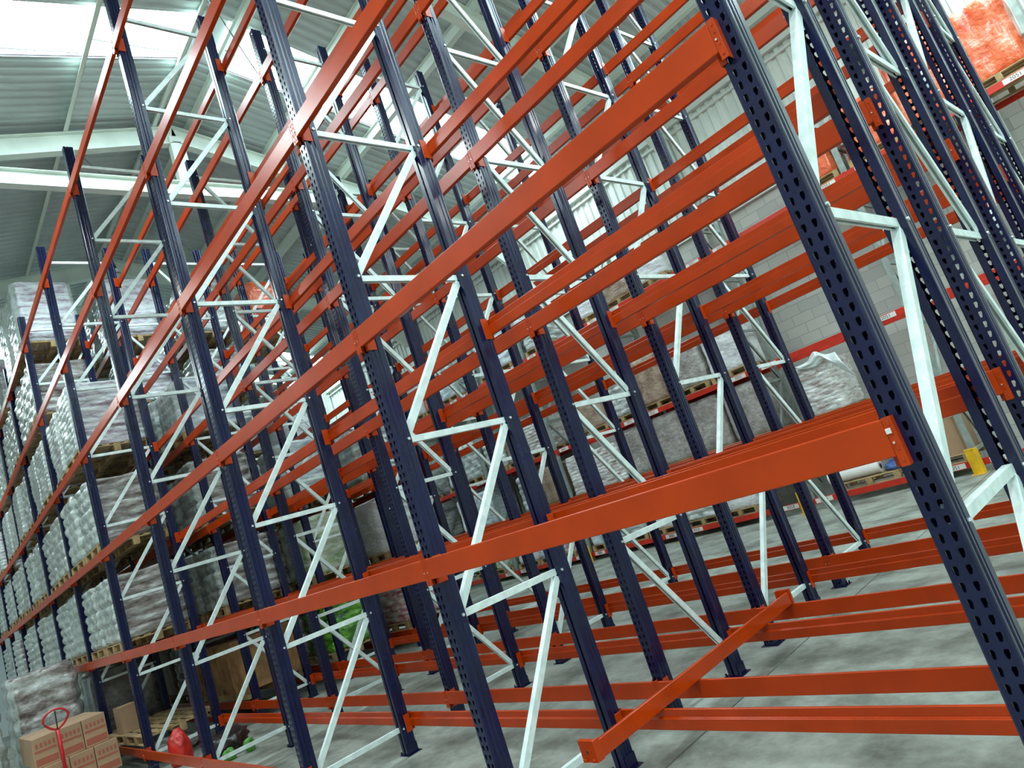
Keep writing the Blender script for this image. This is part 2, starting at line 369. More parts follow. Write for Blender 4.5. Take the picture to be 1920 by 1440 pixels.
def post_mesh(mt, name):
    m = MB(); H = PH; hw = PW/2; t = 0.0028
    # side walls with stepped ribs (outline of a thin wall, mirrored)
    outer = [(hw-.008, 0), (hw-.002, .005), (hw, .012), (hw, .022), (hw-.008, .029), (hw-.008, .040), (hw, .047), (hw, .060), (hw-.006, .065), (hw-.006, .071), (hw, .076), (hw, PD-.003), (hw-.003, PD), (.009, PD)]
    inner = [(.009, PD-t), (hw-.003-t, PD-t), (hw-t, .076), (hw-.006-t, .071), (hw-.006-t, .065), (hw-t, .060), (hw-t, .047), (hw-.008-t, .040), (hw-.008-t, .029), (hw-t, .022), (hw-t, .012), (hw-.010, t), (hw-.014, t), (hw-.014, 0)]
    pr = outer+inner
    m.profile_z(pr, 0.008, H)
    m.profile_z([(-x, y) for x, y in pr][::-1], 0.008, H)
    # face strip between the holes, with two columns of tear drop holes
    p = 0.052; cx = 0.0205; xs0 = -(hw-.014); xs1 = hw-.014
    n = int((H-.02)/p)
    m.box(xs0, xs1, 0, t, 0.008, 0.02)
    z = 0.02
    for k in range(n):
        za = 0.02+k*p; zb = za+p; zc = (za+zb)/2
        for (xa, xb, c) in ((xs0, 0, -cx), (0, xs1, cx)):
            sgn = 1 if c > 0 else -1
            hole = [(c-.009, zc+.006), (c-.006, zc+.014), (c+.006, zc+.014), (c+.009, zc+.006), (c+.004-sgn*.002, zc-.016), (c-.004-sgn*.002, zc-.016)]
            # corners: A(xa,zb) B(xb,zb) C(xb,za) D(xa,za)
            V = [(xa, zb), (xb, zb), (xb, za), (xa, za)]+hole
            vs = [(x, 0, zz) for x, zz in V]+[(x, t, zz) for x, zz in hole]
            h = 4
            F = [(0, 1, h+2, h+1), (1, h+3, h+2), (1, 2, h+4, h+3), (2, 3, h+5, h+4), (3, h+0, h+5), (3, 0, h+1, h+0)]
            for q in range(6): F.append((h+q, h+(q+1) % 6, h+6+(q+1) % 6, h+6+q))
            m.add(vs, F)
    m.box(xs0, xs1, 0, t, 0.02+n*p, H)
    return m.mesh(name, mt)
POST = post_mesh(NAVY, 'upright_post')
CPROF = [(-.018, -.022), (-.018, .020), (.018, .020), (.018, -.022), (.0065, -.022), (.0065, -.0195), (.0155, -.0195), (.0155, .0175), (-.0155, .0175), (-.0155, -.0195), (-.0065, -.0195), (-.0065, -.022)]
def brace_mesh(p0, p1, mt, w=1.0, bolts=True, bm=None):
    m = MB(); a = Vector((0, *p0)); b = Vector((0, *p1)); d = (b-a).normalized()
    nrm = Vector((1, 0, 0)).cross(d); 
    if nrm.z < 0: nrm = -nrm
    m.sweep(a, b, (1, 0, 0), nrm, [(u*w, v*w) for u, v in CPROF])
    if bolts:
        for q, sg in ((a, -1), (b, 1)):
            q = q+d*(.028*sg)
            m.cyl(q+Vector((-.055, 0, 0)), q+Vector((.055, 0, 0)), .006, 8, 1)
            m.cyl(q+Vector((.0485, 0, 0)), q+Vector((.0565, 0, 0)), .0105, 6, 1)
    return m.mesh('brace', [mt, bm or BOLT])
def base_mesh(mt):
    m = MB(); m.box(-.085, .085, -.02, .14, 0, .006); m.box(-.053, -.0485, 0, .11, .006, .09); m.box(.0485, .053, 0, .11, .006, .09)
    m.cyl((.07, .12, .006), (.07, .12, .03), .009, 6); m.cyl((-.07, .12, .006), (-.07, .12, .03), .009, 6)
    return m.mesh('base_plate', mt, 0.001)
BASE = base_mesh(NAVY)
def make_frame(depth, flip):
    t = obj('rack_upright', None)
    obj('upright_post', POST, t, (0, PO, 0))
    obj('upright_post', POST, t, (0, depth-PO, 0), (0, 0, math.pi))
    obj('base_plate', BASE, t, (0, PO, 0)); obj('base_plate', BASE, t, (0, depth-PO, 0), (0, 0, math.pi))
    ya, yb = .161, depth-.161
    for z in BZ: obj('horizontal_brace', brace_mesh((ya, z), (yb, z), GALV), t)
    for za, zb in zip(BZ, BZ[1:]):
        q0, q1 = ((ya, za+.035), (yb, zb-.035)) if not flip else ((yb, za+.035), (ya, zb-.035))
        obj('diagonal_brace', brace_mesh(q0, q1, GALV, 1.12, False), t)
    return t
def frame_label(row, i):
    return 'navy perforated frame with galvanised zigzag braces, %s rack row, %s frame from the camera' % (row, ORD[i])
for ri, (rn, ya, yb, nb) in enumerate(ROWS):
    proto = make_frame(yb-ya, ri % 2 == 1)
    proto.location = (0, ya, 0)
    tag(proto, frame_label(rn, 0), 'rack frame', 'navy rack frames')
    for i in range(1, nb+1):
        c = copy_tree(proto); c.location = (-L*i, ya, 0)
        tag(c, frame_label(rn, i), 'rack frame', 'navy rack frames')

# beams: stepped box section with hooked end plates
def beam_mesh(mt, length, h=0.125, pw=PW, name='rack_crossbeam'):
    m = MB(); a, b = .029, length-.029
    prof = [(0, -h/2), (.0385, -h/2), (.0385, h/2-.052), (.020, h/2-.052), (.020, h/2), (0, h/2)]
    m.profile_x(prof, a, b)
    return m.mesh(name, mt, 0.0035)
def conn_mesh(mt, pw=PW, clip=False):
    m = MB(); hw = pw/2
    m.box(.0015, .0285, .0005, .0045, -.098, .066)
    m.box(.0015, .0045, .0045, PO-.001, -.098, .066)
    m.box(hw+.0008, hw+.0046, .039, .105, -.098, .066)
    m.box(.0285, hw+.0046, .0345, .0385, -.098, -.063)
    for z in (-.075, -.035, .015, .045):
        m.box(.010, .018, -.0025, .001, z-.007, z+.007)
    m.cyl((.018, -.005, -.018), (.018, .002, -.018), .005, 8, 1)
    return m.mesh('end_connector', [mt, BOLT], 0.001)
BEAM = beam_mesh(ORANGE, L); CONN = conn_mesh(ORANGE)
def make_beam(bm_, cm_, length, name='rack_crossbeam'):
    o = obj(name, bm_)
    obj('end_connector', cm_, o)
    c = obj('end_connector', cm_, o, (length, 0, 0)); c.scale = (-1, 1, 1)
    return o
def inview(pts, mx=90):
    for p in pts:
        q = project(p)
        if q and -mx < q[0] < 1920+mx and -mx < q[1] < 1440+mx: return True
    return False
jobs = []
for ri, (rn, ya, yb, nb) in enumerate(ROWS):
    for li, h in enumerate(HL):
        for side in (0, 1):
            for b in range(nb):
                if b >= 6 and (ri > 0 or side == 1): continue
                if b >= 5 and ri > 0 and side == 1 : continue
                y = ya if side == 0 else yb
                pts = [(-L*(b+k/8), y, h) for k in range(9)]
                if not inview(pts): continue
                dmin = min((Vector(p)-Vector(CAM_POS)).length for p in pts)
                jobs.append((dmin, rn, ya, yb, side, li, b, h))
jobs.sort()
print('beams in view', len(jobs))
LV = ['floor', 'first', 'second', 'third', 'fourth', 'top']
bp = make_beam(BEAM, CONN, L); used = False
for (dm, rn, ya, yb, side, li, b, h) in jobs[:300]:
    o = bp if not used else copy_tree(bp); used = True
    if side == 0: o.location = (-L*(b+1), ya, h)
    else: o.location = (-L*b, yb, h); o.rotation_euler = (0, 0, math.pi)
    lab = 'orange beam, %s level, %s side of %s rack row, %s bay from camera' % (LV[li], 'near' if side == 0 else 'far', rn, ORD[b])
    tag(o, lab, 'rack beam', 'orange rack beams')
    if rn == 'first' and side == 0 and li == 1 and b == 0:
        near_beam = o
cm = MB(); cm.box(L-.028, L-.012, -.006, .001, .012, .030)
sc_ = obj('safety_clip', cm.mesh('safety_clip', LABELW, .001), near_beam); sc_['label'] = 'small pale square clip'
if len(jobs) > 300:
    m = MB()
    for (dm, rn, ya, yb, side, li, b, h) in jobs[300:]:
        y = ya if side == 0 else yb; s_ = 1 if side == 0 else -1
        m.profile_x([(y, h-.0625), (y+.052*s_, h-.0625), (y+.052*s_, h+.01), (y+.026*s_, h+.01), (y+.026*s_, h+.0625), (y, h+.0625)], -L*(b+1)+.054, -L*b-.054)
    o = obj('distant_rack_crossbeam', m.mesh('distant_rack_crossbeam', ORANGE)); tag(o, 'orange beams of the farthest bays, too small to tell apart', 'rack beam'); o['kind'] = 'stuff'

# ------------------------------------------------------------------ pallets and wrapped goods
def pallet_mesh(lx, ly, mt=None):
    m = MB()
    for k in range(3):
        y = -ly/2+(ly-.1)*k/2
        m.box(-lx/2, lx/2, y, y+.1, 0, .018)
        for q in range(3):
            x = -lx/2+(lx-.12)*q/2; m.box(x, x+.12, y, y+.1, .018, .104)
    for q in range(3):
        x = -lx/2+(lx-.12)*q/2; m.box(x, x+.12, -ly/2, ly/2, .104, .122)
    nb = 7
    for k in range(nb):
        y = -ly/2+(ly-.1)*k/(nb-1)
        m.box(-lx/2, lx/2, y, y+.1, .122, .140)
    return m.mesh('pallet', mt or TIMBER, 0.002)
def goods_mesh(lx, ly, h, mt, layer=0.13, sack=0.4, amp=0.022, seed=0, rnd=0.06, nz=None, top=0.03):
    """a stack of layers of sacks pressed together under film"""
    nx = 18; ny = 18; nz = nz or max(12, int(h/layer)*5)
    bm = bmesh.new()
    def pt(u, v, wz):        # u,v in -1..1, wz 0..1
        z = wz*h
        lay = abs(math.sin(math.pi*z/layer))**0.5
        r = rnd
        # rounded plan
        x = u*lx/2; y = v*ly/2
        corner = 1.6*max(0, abs(u)-.8)/.2*max(0, abs(v)-.8)/.2
        x *= 1-corner*.06; y *= 1-corner*.06
        k = 1 if max(abs(u), abs(v)) > .999 else 0
        li = int(z/layer)
        off = (li % 2)*.5
        if k:
            n = noise.noise(Vector((x*2.3+seed*7, y*2.3, z*3.1)))*.03
            if abs(u) > .999:
                s_ = abs(math.sin(math.pi*(y/sack+off)))**0.4
                x += math.copysign(1, u)*(amp*(lay*s_-1)+n)
            if abs(v) > .999:
                s_ = abs(math.sin(math.pi*(x/sack+off)))**0.4
                y += math.copysign(1, v)*(amp*(lay*s_-1)+n)
            tz = max(0, wz-.93)/.07
            x *= 1-.07*tz*tz; y *= 1-.07*tz*tz
        if wz > .999:
            z += noise.noise(Vector((x*3+seed, y*3, seed)))*top-top*.3*max(abs(u), abs(v))
        return (x, y, z)
    grid = {}
    def V(i, j, k):
        key = (i, j, k)
        if key not in grid: grid[key] = bm.verts.new(pt(-1+2*i/nx, -1+2*j/ny, k/nz))
        return grid[key]
    for k in range(nz):
        for i in range(nx):
            bm.faces.new((V(i, 0, k), V(i+1, 0, k), V(i+1, 0, k+1), V(i, 0, k+1)))
            bm.faces.new((V(i, ny, k+1), V(i+1, ny, k+1), V(i+1, ny, k), V(i, ny, k)))
        for j in range(ny):
            bm.faces.new((V(0, j, k+1), V(0, j+1, k+1), V(0, j+1, k), V(0, j, k)))
            bm.faces.new((V(nx, j, k), V(nx, j+1, k), V(nx, j+1, k+1), V(nx, j, k+1)))
    for i in range(nx):
        for j in range(ny):
            bm.faces.new((V(i, j, nz), V(i+1, j, nz), V(i+1, j+1, nz), V(i, j+1, nz)))
            bm.faces.new((V(i, j+1, 0), V(i+1, j+1, 0), V(i+1, j, 0), V(i, j, 0)))
    for f in bm.faces: f.smooth = True
    me = bpy.data.meshes.new('wrapped_goods'); bm.to_mesh(me); bm.free(); me.materials.append(mt)
    return me
PAL = pallet_mesh(1.2, 1.06)
KIND = {
 'pink': ('white and mauve sacks', [goods_mesh(1.2, 1.08, 1.0, G_PINK, .085, .55, .02, s) for s in (1, 2)]),
 'brown': ('brown and grey sacks', [goods_mesh(1.2, 1.08, 1.0, G_BROWN, .15, .55, .05, s) for s in (3, 4)]),
 'grey': ('grey sacks', [goods_mesh(1.2, 1.08, 1.0, G_GREY, .16, .5, .05, s) for s in (5, 6)]),
 'blue': ('bluish white sacks', [goods_mesh(1.2, 1.08, 1.0, G_BLUE, .16, .5, .02, 7)]),
 'dark': ('dark brown film over cartons', [goods_mesh(1.2, 1.08, 1.0, G_DARK, .45, .6, .012, 8)]),
 'green': ('bright green bags', [goods_mesh(1.2, 1.0, 1.0, G_GREEN, .2, .4, .07, 9)]),
 'grwh': ('pale green and white sacks', [goods_mesh(1.2, 1.0, 1.0, G_GRWH, .25, .55, .03, 10)]),
 'redw': ('red and white sacks', [goods_mesh(1.2, 1.0, 1.0, G_REDW, .11, .4, .03, 11)]),
 'orange': ('orange film over bags', [goods_mesh(1.2, 1.0, 1.0, G_ORNG, .33, .8, .03, 12)]),
 'card': ('brown cartons', [goods_mesh(1.2, 1.0, 1.0, G_CARD, .33, .4, .012, 13)]),
 'white': ('white cartons', [goods_mesh(1.2, 1.0, 1.0, G_WHITE, .25, .3, .012, 14)]),
 'taupe': ('grey brown film over cartons', [goods_mesh(1.2, 1.0, 1.0, G_TAUPE, .5, .6, .012, 15)]),
}
FARM = {'pink': layered('far_pink_sacks', (0.34, 0.24, 0.22), (0.62, 0.60, 0.58), (0.80, 0.84, 0.80)), 'grey': layered('far_grey_sacks', (0.26, 0.28, 0.28), (0.50, 0.54, 0.52), (0.76, 0.80, 0.78)), 'blue': layered('far_blue_sacks', (0.34, 0.40, 0.46), (0.58, 0.66, 0.70), (0.80, 0.86, 0.88)), 'brown': layered('far_brown_sacks', (0.16, 0.12, 0.10), (0.36, 0.31, 0.28), (0.62, 0.62, 0.58))}
def load(kind, x, y, z, hgt, label, group, sx=1.0, sy=1.0, rot=0.0):
    nm, ms = KIND[kind]
    t = obj('pallet_load', None, None, (x, y, z), (0, 0, rot))
    tag(t, label, 'loaded pallet', group)
    p = obj('pallet', PAL, t); p.scale = (sx, sy, 1)
    g = obj('wrapped_goods', random.choice(ms), t, (0, 0, .141)); g.scale = (sx, sy, hgt)
    if y > 9 and kind in FARM: g.material_slots[0].link = 'OBJECT'; g.material_slots[0].material = FARM[kind]
    return t
def rowload(kind, ri, li, b, slot, hgt):
    rn, ya, yb, nb = ROWS[ri]
    zb = HL[li]+.0635 
    x = -L*b-.05-.66-slot*1.32-(0.0 if slot else 0.02)
    rr = random.uniform(-.02, .02)
    nm = KIND[kind][0]
    lab = '%s on pallet, %s level, %s rack row, %s bay, %s one' % (nm, LV[li], rn, ORD[b], 'nearer' if slot == 0 else 'farther')
    load(kind, x+random.uniform(-.02, .02), (ya+yb)/2+random.uniform(-.02, .02), zb, hgt, lab, 'pallet loads in the navy racks', 1.0, 1.0, rr)
PLAN = {
 0: {0: 'dark', 1: 'brown', 2: 'brown', 3: 'pink', 4: 'brown', 5: 'pink'},
 1: {0: 'card', 1: 'brown', 2: 'brown', 3: 'blue', 4: 'pink', 5: 'pink'},
 2: {0: 'green', 1: 'grwh', 2: 'blue', 3: 'grey', 4: 'brown', 5: 'grey'},
 3: {0: 'redw', 1: 'white', 2: 'grey', 3: 'white', 4: 'pink', 5: 'orange'},
}
for ri in range(4):
    for li in range(6):
        start = 4 if li in (0, 1, 2, 3) else 5
        if ri == 0 and li == 0: start = 5
        if ri >= 2 and li in (3, 4): start = 5
        if ri == 3 and li == 4: continue
        end = ROWS[ri][3] if ri == 0 else 6
        for b in range(start, end):
            for slot in (0, 1):
                if ri == 0 and li in (1, 2, 3) and b == 4 and slot == 0: pass
                k = PLAN[ri][li]
                if b > start or slot:
                    k = random.choice(['grey', 'brown', k, k]) if li < 5 else random.choice(['pink', 'grey'])
                if ri == 1 and li == 0 and b == 4: continue
                hh = random.uniform(.98, 1.12) if li < 5 else random.uniform(1.25, 1.4)
                if ri == 0 and b >= 5 and slot == 0 and random.random() < .12: continue
                rowload(k, ri, li, b, slot, hh)

# ------------------------------------------------------------------ old rack against the far wall
FY0, FY1 = 10.62, 11.72; FL = 3.0; FX = -2.66
FLV = [0.16, 1.50, 2.93, 5.53]
def far_frame_mesh():
    t = obj('old_rack_upright', None)
    m = MB(); m.box(-.045, .045, 0, .09, .006, 7.6); m.box(-.08, .08, -.02, .11, 0, .006)
    m.box(-.046, -.04, .03, .06, .1, 7.5); m.box(.04, .046, .03, .06, .1, 7.5)
    pm_ = m.mesh('old_post', OLDGALV, .006)
    for y0 in (.005, FY1-FY0-.095): obj('upright_post', pm_, t, (0, y0, 0))
    z = .35; k = 0
    while z < 7.3:
        obj('horizontal_brace', brace_mesh((.09, z), (FY1-FY0-.09, z), OLDGALV, 1.2, False), t)
        if z+1.15 < 7.5:
            a, b = ((.09, z), (FY1-FY0-.09, z+1.15)) if k % 2 else ((FY1-FY0-.09, z), (.09, z+1.15))
            obj('diagonal_brace', brace_mesh(a, b, OLDGALV, 1.2, False), t)
        z += 1.15; k += 1
    return t
NF = 7
fp = far_frame_mesh()
for k in range(-1, NF):
    o = fp if k == -1 else copy_tree(fp)
    o.location = (FX-FL*k, FY0, 0)
    tag(o, 'grey galvanised frame of old rack by block wall, %s from the right' % ORD[k+1], 'rack frame', 'old galvanised frames')
RB = beam_mesh(RED, FL, 0.11, .09, 'old_rack_crossbeam'); RC = conn_mesh(RED, .09)
rb = make_beam(RB, RC, FL, 'old_rack_crossbeam'); used = False
LN = ['floor', 'first', 'second', 'third']
def text_mesh(s, size):
    cu = bpy.data.curves.new('t', 'FONT'); cu.body = s; cu.size = size; cu.align_x = 'CENTER'; cu.align_y = 'CENTER'; cu.extrude = .0004
    o = bpy.data.objects.new('t', cu); COL.objects.link(o)
    dg = bpy.context.evaluated_depsgraph_get(); me = bpy.data.meshes.new_from_object(o.evaluated_get(dg))
    bpy.data.objects.remove(o); me.materials.clear(); me.materials.append(INK); return me
TXT = {s: text_mesh(s, .085) for s in ('1051', '1052', 'B52', '2051')}
tl = list(TXT)
m = MB(); m.box(-.17, .17, -.0015, 0, -.043, .043); LAB = m.mesh('beam_label', LABELW)
for k in range(-1, NF-1):
    for li, h in enumerate(FLV):
        for side in (0, 1):
            if side == 1 and li == 0: continue
            x = FX-FL*(k+1)
            if not inview([(x+FL*q/6, FY0, h) for q in range(7)]): continue
            o = rb if not used else copy_tree(rb); used = True
            if side == 0: o.location = (x, FY0, h)
            else: o.location = (x+FL, FY1, h); o.rotation_euler = (0, 0, math.pi)
            tag(o, 'red beam, %s level, %s side of old wall rack, %s bay from right' % (LN[li], 'near' if side == 0 else 'far', ORD[k+1]), 'rack beam', 'red beams of the old rack')
            if side == 0:
                for xx in ((.35, FL-.35) if li == 0 else (.35,)):
                    lb = obj('shelf_label', LAB, o, (xx, -.0006, 0)); lb['label'] = 'white label with black characters'
                    obj('lettering', TXT[tl[(k+li) % 4]], lb, (0, -.002, 0), (math.pi/2, 0, 0))
# yellow post guards
m = MB(); m.box(-.07, .07, -.16, -.15, .0, .42); m.prism([(lambda t, x=x, y=y: (x, y, t)) for x, y in ((-.07, -.15), (-.06, -.15), (-.085, -.03), (-.095, -.03))], 0, .42)
m.prism([(lambda t, x=x, y=y: (x, y, t)) for x, y in ((.07, -.15), (.095, -.03), (.085, -.03), (.06, -.15))], 0, .42)
m.box(-.11, .11, -.22, -.15, 0, .012); m.cyl((.08, -.19, .012), (.08, -.19, .03), .012, 6, 1); m.cyl((-.08, -.19, .012), (-.08, -.19, .03), .012, 6, 1)
m.box(-.07, .07, -.165, -.15, .40, .43)
PG = m.mesh('post_guard', [YELLOW, BOLT], .004)
for k in range(0, 4):
    o = obj('post_guard', PG, None, (FX-FL*k, FY0-.02, 0)); tag(o, 'yellow steel guard before old rack frame, %s guard from the right' % ORD[k], 'post guard', 'yellow post guards')
# goods in the old rack: (bay, slot, level, kind, height)
FG = [
 (-1, 0, 3, 'orange', 1.25), (-1, 1, 3, 'orange', 1.3), (-1, 2, 3, 'orange', .95), (0, 0, 3, 'orange', 0.9),
 (0, 1, 1, 'pink', .98),
 (1, 0, 2, 'white', .95), (1, 1, 2, 'taupe', 1.0), (1, 2, 2, 'card', 1.1), (1, 0, 1, 'taupe', 1.1), (1, 1, 1, 'taupe', 1.12), (1, 2, 1, 'taupe', 1.12),
 (1, 1, 0, 'white', .85), (1, 2, 0, 'grey', .8),
 (1, 1, 3, 'white', .5), (1, 2, 3, 'card', .5),
 (2, 0, 2, 'grey', .9), (2, 1, 2, 'card', .7), (2, 0, 1, 'taupe', 1.1), (2, 1, 1, 'pink', .95), (2, 2, 1, 'pink', 1.0), (2, 0, 0, 'white', .9), (2, 1, 0, 'grey', .9), (2, 2, 0, 'blue', .9),
 (2, 0, 3, 'white', .5), (2, 2, 3, 'grey', .9),
 (3, 0, 2, 'pink', 1.0), (3, 1, 2, 'card', .9), (3, 2, 2, 'grey', 1.0), (3, 0, 1, 'card', 1.0), (3, 1, 1, 'grey', 1.0), (3, 0, 0, 'redw', .9), (3, 1, 0, 'blue', .9), (3, 2, 0, 'white', .8),
 (3, 0, 3, 'blue', 1.1), (3, 1, 3, 'white', 1.0),
 (4, 0, 3, 'blue', 1.2), (4, 1, 3, 'orange', 1.1), (4, 2, 3, 'white', 1.1), (4, 0, 2, 'grey', 1.1), (4, 1, 2, 'white', 1.0), (4, 0, 1, 'blue', 1.0), (4, 1, 1, 'white', 1.0), (4, 0, 0, 'grwh', 1.0), (4, 1, 0, 'green', 1.0),
 (5, 0, 3, 'white', 1.2), (5, 1, 3, 'orange', 1.2), (5, 0, 2, 'grey', 1.1), (5, 1, 2, 'blue', 1.0), (5, 0, 1, 'grey', 1.0), (5, 0, 0, 'green', 1.0),
]
SN = ['right', 'middle', 'left']
for (k, s_, li, kind, hh) in FG:
    x = FX-FL*k-.05-.48-s_*.95
    if k == 0 and li == 1: x = -4.66
    if li == 1 and k > 0 and hh > 1.15: hh = 1.15
    lab = '%s on old wall rack, %s level, %s bay from right, %s place' % (KIND[kind][0], LN[li], ORD[k+1], SN[s_])
    if len(lab.split()) > 16: lab = '%s, old wall rack, %s level, %s bay from right, %s' % (KIND[kind][0], LN[li], ORD[k+1], SN[s_])
    load(kind, x, (FY0+FY1)/2, FLV[li]+.056, hh, lab, 'pallet loads in the old rack', .74, .98, random.uniform(-.03, .03))
# ------------------------------------------------------------------ loose things
# spare beam lying across the low beams of the first two rows
lb = MB()
hb = 0.062
lb.profile_x([(-.05, -hb), (.05, -hb), (.05, .0), (.022, .018), (-.022, .018+.02), (-.05, hb-.02)], .03, L-.08)
LOOSE = lb.mesh('loose_crossbeam', ORANGE, .004)
o = obj('loose_crossbeam', LOOSE, None, (-2.42, 0.45, 0.352+hb), (0, 0, math.radians(91)))
tag(o, 'bright orange spare beam lying crosswise on the low beams near the floor', 'rack beam')
m = MB(); m.box(0.0, .03, -.06, .06, -.062, .062); m.box(0, .06, -.062, -.056, -.062, .06); m.cyl((-.004, 0, 0), (.001, 0, 0), .012, 8, 1)
for q in (-.035, .035): m.box(-.012, 0, q-.014, q+.014, -.058, -.04)
EC = m.mesh('end_connector', [ORANGE, INK], .002)
obj('end_connector', EC, o); c = obj('end_connector', EC, o, (L-.05, 0, 0), (0, 0, math.pi))

# cardboard box with grey tape and label on the old rack
def carton(name, sx, sy, sz, loc, rot, label, parts=(), group=None, material=None):
    m = MB(); m.box(-sx/2, sx/2, -sy/2, sy/2, 0, sz)
    m.box(-sx/2-.001, sx/2+.001, -.002, .002, sz-.001, sz+.002)
    o = obj(name, m.mesh(name, material or CARD, .006), None, loc, (0, 0, rot))
    tag(o, label, 'box', group)
    for (pn, x0, x1, z0, z1, pm, pl) in parts:
        q = MB(); q.box(x0, x1, -sy/2-.003, -sy/2-.0005, z0, z1); p = obj(pn, q.mesh(pn, pm), o)
        if pl: p['label'] = pl
    return o
pb = obj('pallet', PAL, None, (FX-.60, (FY0+FY1)/2, FLV[0]+.056)); pb.scale = (.9, .98, 1)
tag(pb, 'wooden pallet under the taped cardboard box beside the yellow guard', 'pallet')
carton('cardboard_box', .98, .9, .62, (FX-.60, (FY0+FY1)/2, FLV[0]+.056+.141), 0, 'large cardboard box with grey green tape and white label, beside yellow guard',
       (('packing_tape', .12, .24, 0, .62, TAPE, 'grey green tape strip'), ('paper_label', -.12, .02, .26, .37, LABELW, 'white paper label')))
# white roll and blue bag on the lowest beams
m = MB(); m.cyl((-.48, 0, 0), (.48, 0, 0), .12, 20); m.cyl((-.485, 0, 0), (-.475, 0, 0), .05, 12, 1); m.cyl((.475, 0, 0), (.485, 0, 0), .05, 12, 1)
o = obj('film_roll', m.mesh('film_roll', [LABELW, INK], smooth=False), None, (FX-2.02, FY0+.25, FLV[0]+.056+.14+.122), (0, 0, .03)); tag(o, 'white roll lying on a dark pallet on the lowest beam of the old rack', 'roll')
p2 = obj('pallet', PAL, None, (FX-1.75, (FY0+FY1)/2, FLV[0]+.056)); p2.scale = (.92, .98, 1); tag(p2, 'wooden pallet under the white roll in the old rack', 'pallet')
p3 = obj('pallet', PAL, None, (FX-2.5+.05, (FY0+FY1)/2, FLV[0]+.056)); p3.scale = (.3, .98, 1)
bpy.data.objects.remove(p3)

def blob(name, mt, r, sc, seed, loc, amp=.35, lump=2.2, sub=4):
    bm = bmesh.new(); bmesh.ops.create_icosphere(bm, subdivisions=sub, radius=r)
    for v in bm.verts:
        n = noise.noise(v.co*lump/r*.5+Vector((seed, 0, seed)))
        v.co *= 1+amp*n+amp*.4*noise.noise(v.co*lump/r*2+Vector((seed, 3, 0)))
        v.co.x *= sc[0]; v.co.y *= sc[1]; v.co.z *= sc[2]
        if v.co.z < -r*sc[2]*.6: v.co.z = -r*sc[2]*.6
    for f in bm.faces: f.smooth = True
    me = bpy.data.meshes.new(name); bm.to_mesh(me); bm.free(); me.materials.append(mt)
    return obj(name, me, None, (loc[0], loc[1], loc[2]+r*sc[2]*.6))
o = blob('blue_bag', mat('blue_plastic', (.06, .12, .32), .35), .14, (1.3, 1, .8), 3, (FX-1.30, FY0+.30, FLV[0]+.056+.141)); tag(o, 'crumpled blue bag beside the white roll', 'bag')
# film draped over a half wrapped load in the old rack
m = MB(); n = 18; vs = []
for i in range(n+1):
    for j in range(n+1):
        u = i/n; v = j/n                     # u along the top edge, v down the face
        x = -.42+u*.80+v*(.10+.10*u)
        z = .02+.15*math.exp(-((u-.55)/.16)**2)-v*(.10+.62*max(0, u-.25)**1.2)-.03*math.sin(u*7)*v
        y = -.02-.05*math.sin(math.pi*v)*(.5+u)-.03*noise.noise(Vector((u*5, v*4, 1)))
        vs.append((x, y, z))
m.add(vs, [(i*(n+1)+j, (i+1)*(n+1)+j, (i+1)*(n+1)+j+1, i*(n+1)+j+1) for i in range(n) for j in range(n)])
FILM = mat('clear_film', (.72, .78, .76), .18, 0, 6, .2, .4, 12, coat=.6)
me = m.mesh('film', FILM, smooth=True)
o = obj('loose_film', me, None, (-4.42, FY0+.03, FLV[1]+.056+.141+.98)); tag(o, 'loose clear film draped over the wrapped sacks in the old rack', 'plastic film')
sm = o.modifiers.new('thickness', 'SOLIDIFY'); sm.thickness = .004

# wooden crate behind the second row's floor beams
m = MB()
W, D_, H_ = 1.1, 1.0, .95
m.box(-W/2, W/2, -D_/2, D_/2, .12, H_)
for y in (-D_/2-.02, D_/2):
    for x in (-W/2, -.05, W/2-.1): m.box(x, x+.1, y, y+.02, .1, H_)
    for z in (.12, H_-.1): m.box(-W/2, W/2, y-.0, y+.021, z, z+.09)
for x in (-W/2-.02, W/2):
    for y in (-D_/2, -.05, D_/2-.1): m.box(x, x+.02, y, y+.1, .1, H_)
    for z in (.12, H_-.1): m.box(x, x+.021, -D_/2, D_/2, z, z+.09)
CR = m.mesh('crate_body', DTIMBER, .003)
m = MB()
for y in (-D_/2, -.05, D_/2-.1): m.box(-W/2, W/2, y, y+.1, 0, .12)
SK = m.mesh('skid', TIMBER, .003)
for s_ in (0, 1):
    t = obj('wooden_crate', None, None, (-11.98-s_*1.30, (1.605+2.705)/2, HL[0]+.0635)); tag(t, 'brown wooden crate on the floor beams of the second rack row, %s one' % ('nearer' if s_ == 0 else 'farther'), 'crate', 'wooden crates')
    obj('crate_body', CR, t); obj('skid', SK, t)

# first row, fifth bay at the floor: timber pallets, brown box, red sack, grey sacks
zf = HL[0]+.0635
o = obj('pallet', PAL, None, (-13.16, .56, zf), (0, 0, .05)); tag(o, 'wooden pallet at floor level of first rack row, carrying the upright brown box', 'pallet')
o = obj('pallet', PAL, None, (-11.90, .60, zf), (0, 0, .02)); tag(o, 'empty wooden pallet at floor level behind the red sack', 'pallet')
carton('upright_box', .32, .26, .42, (-12.9, .22, zf+.141), .1, 'upright narrow brown box standing on a wooden pallet by a navy post')
o = blob('red_sack', mat('red_plastic', (.62, .02, .012), .35, 0, 9, .35), .20, (.75, .7, 1.5), 5, (-10.72, .36, 0), .22); tag(o, 'bright red sack standing on the floor behind the orange floor beam', 'sack')
o = blob('grey_sack', G_GREY, .30, (1.5, 1.2, .6), 8, (-11.95, .56, 0), .25); tag(o, 'slumped grey sack on the floor left of the red sack', 'sack')
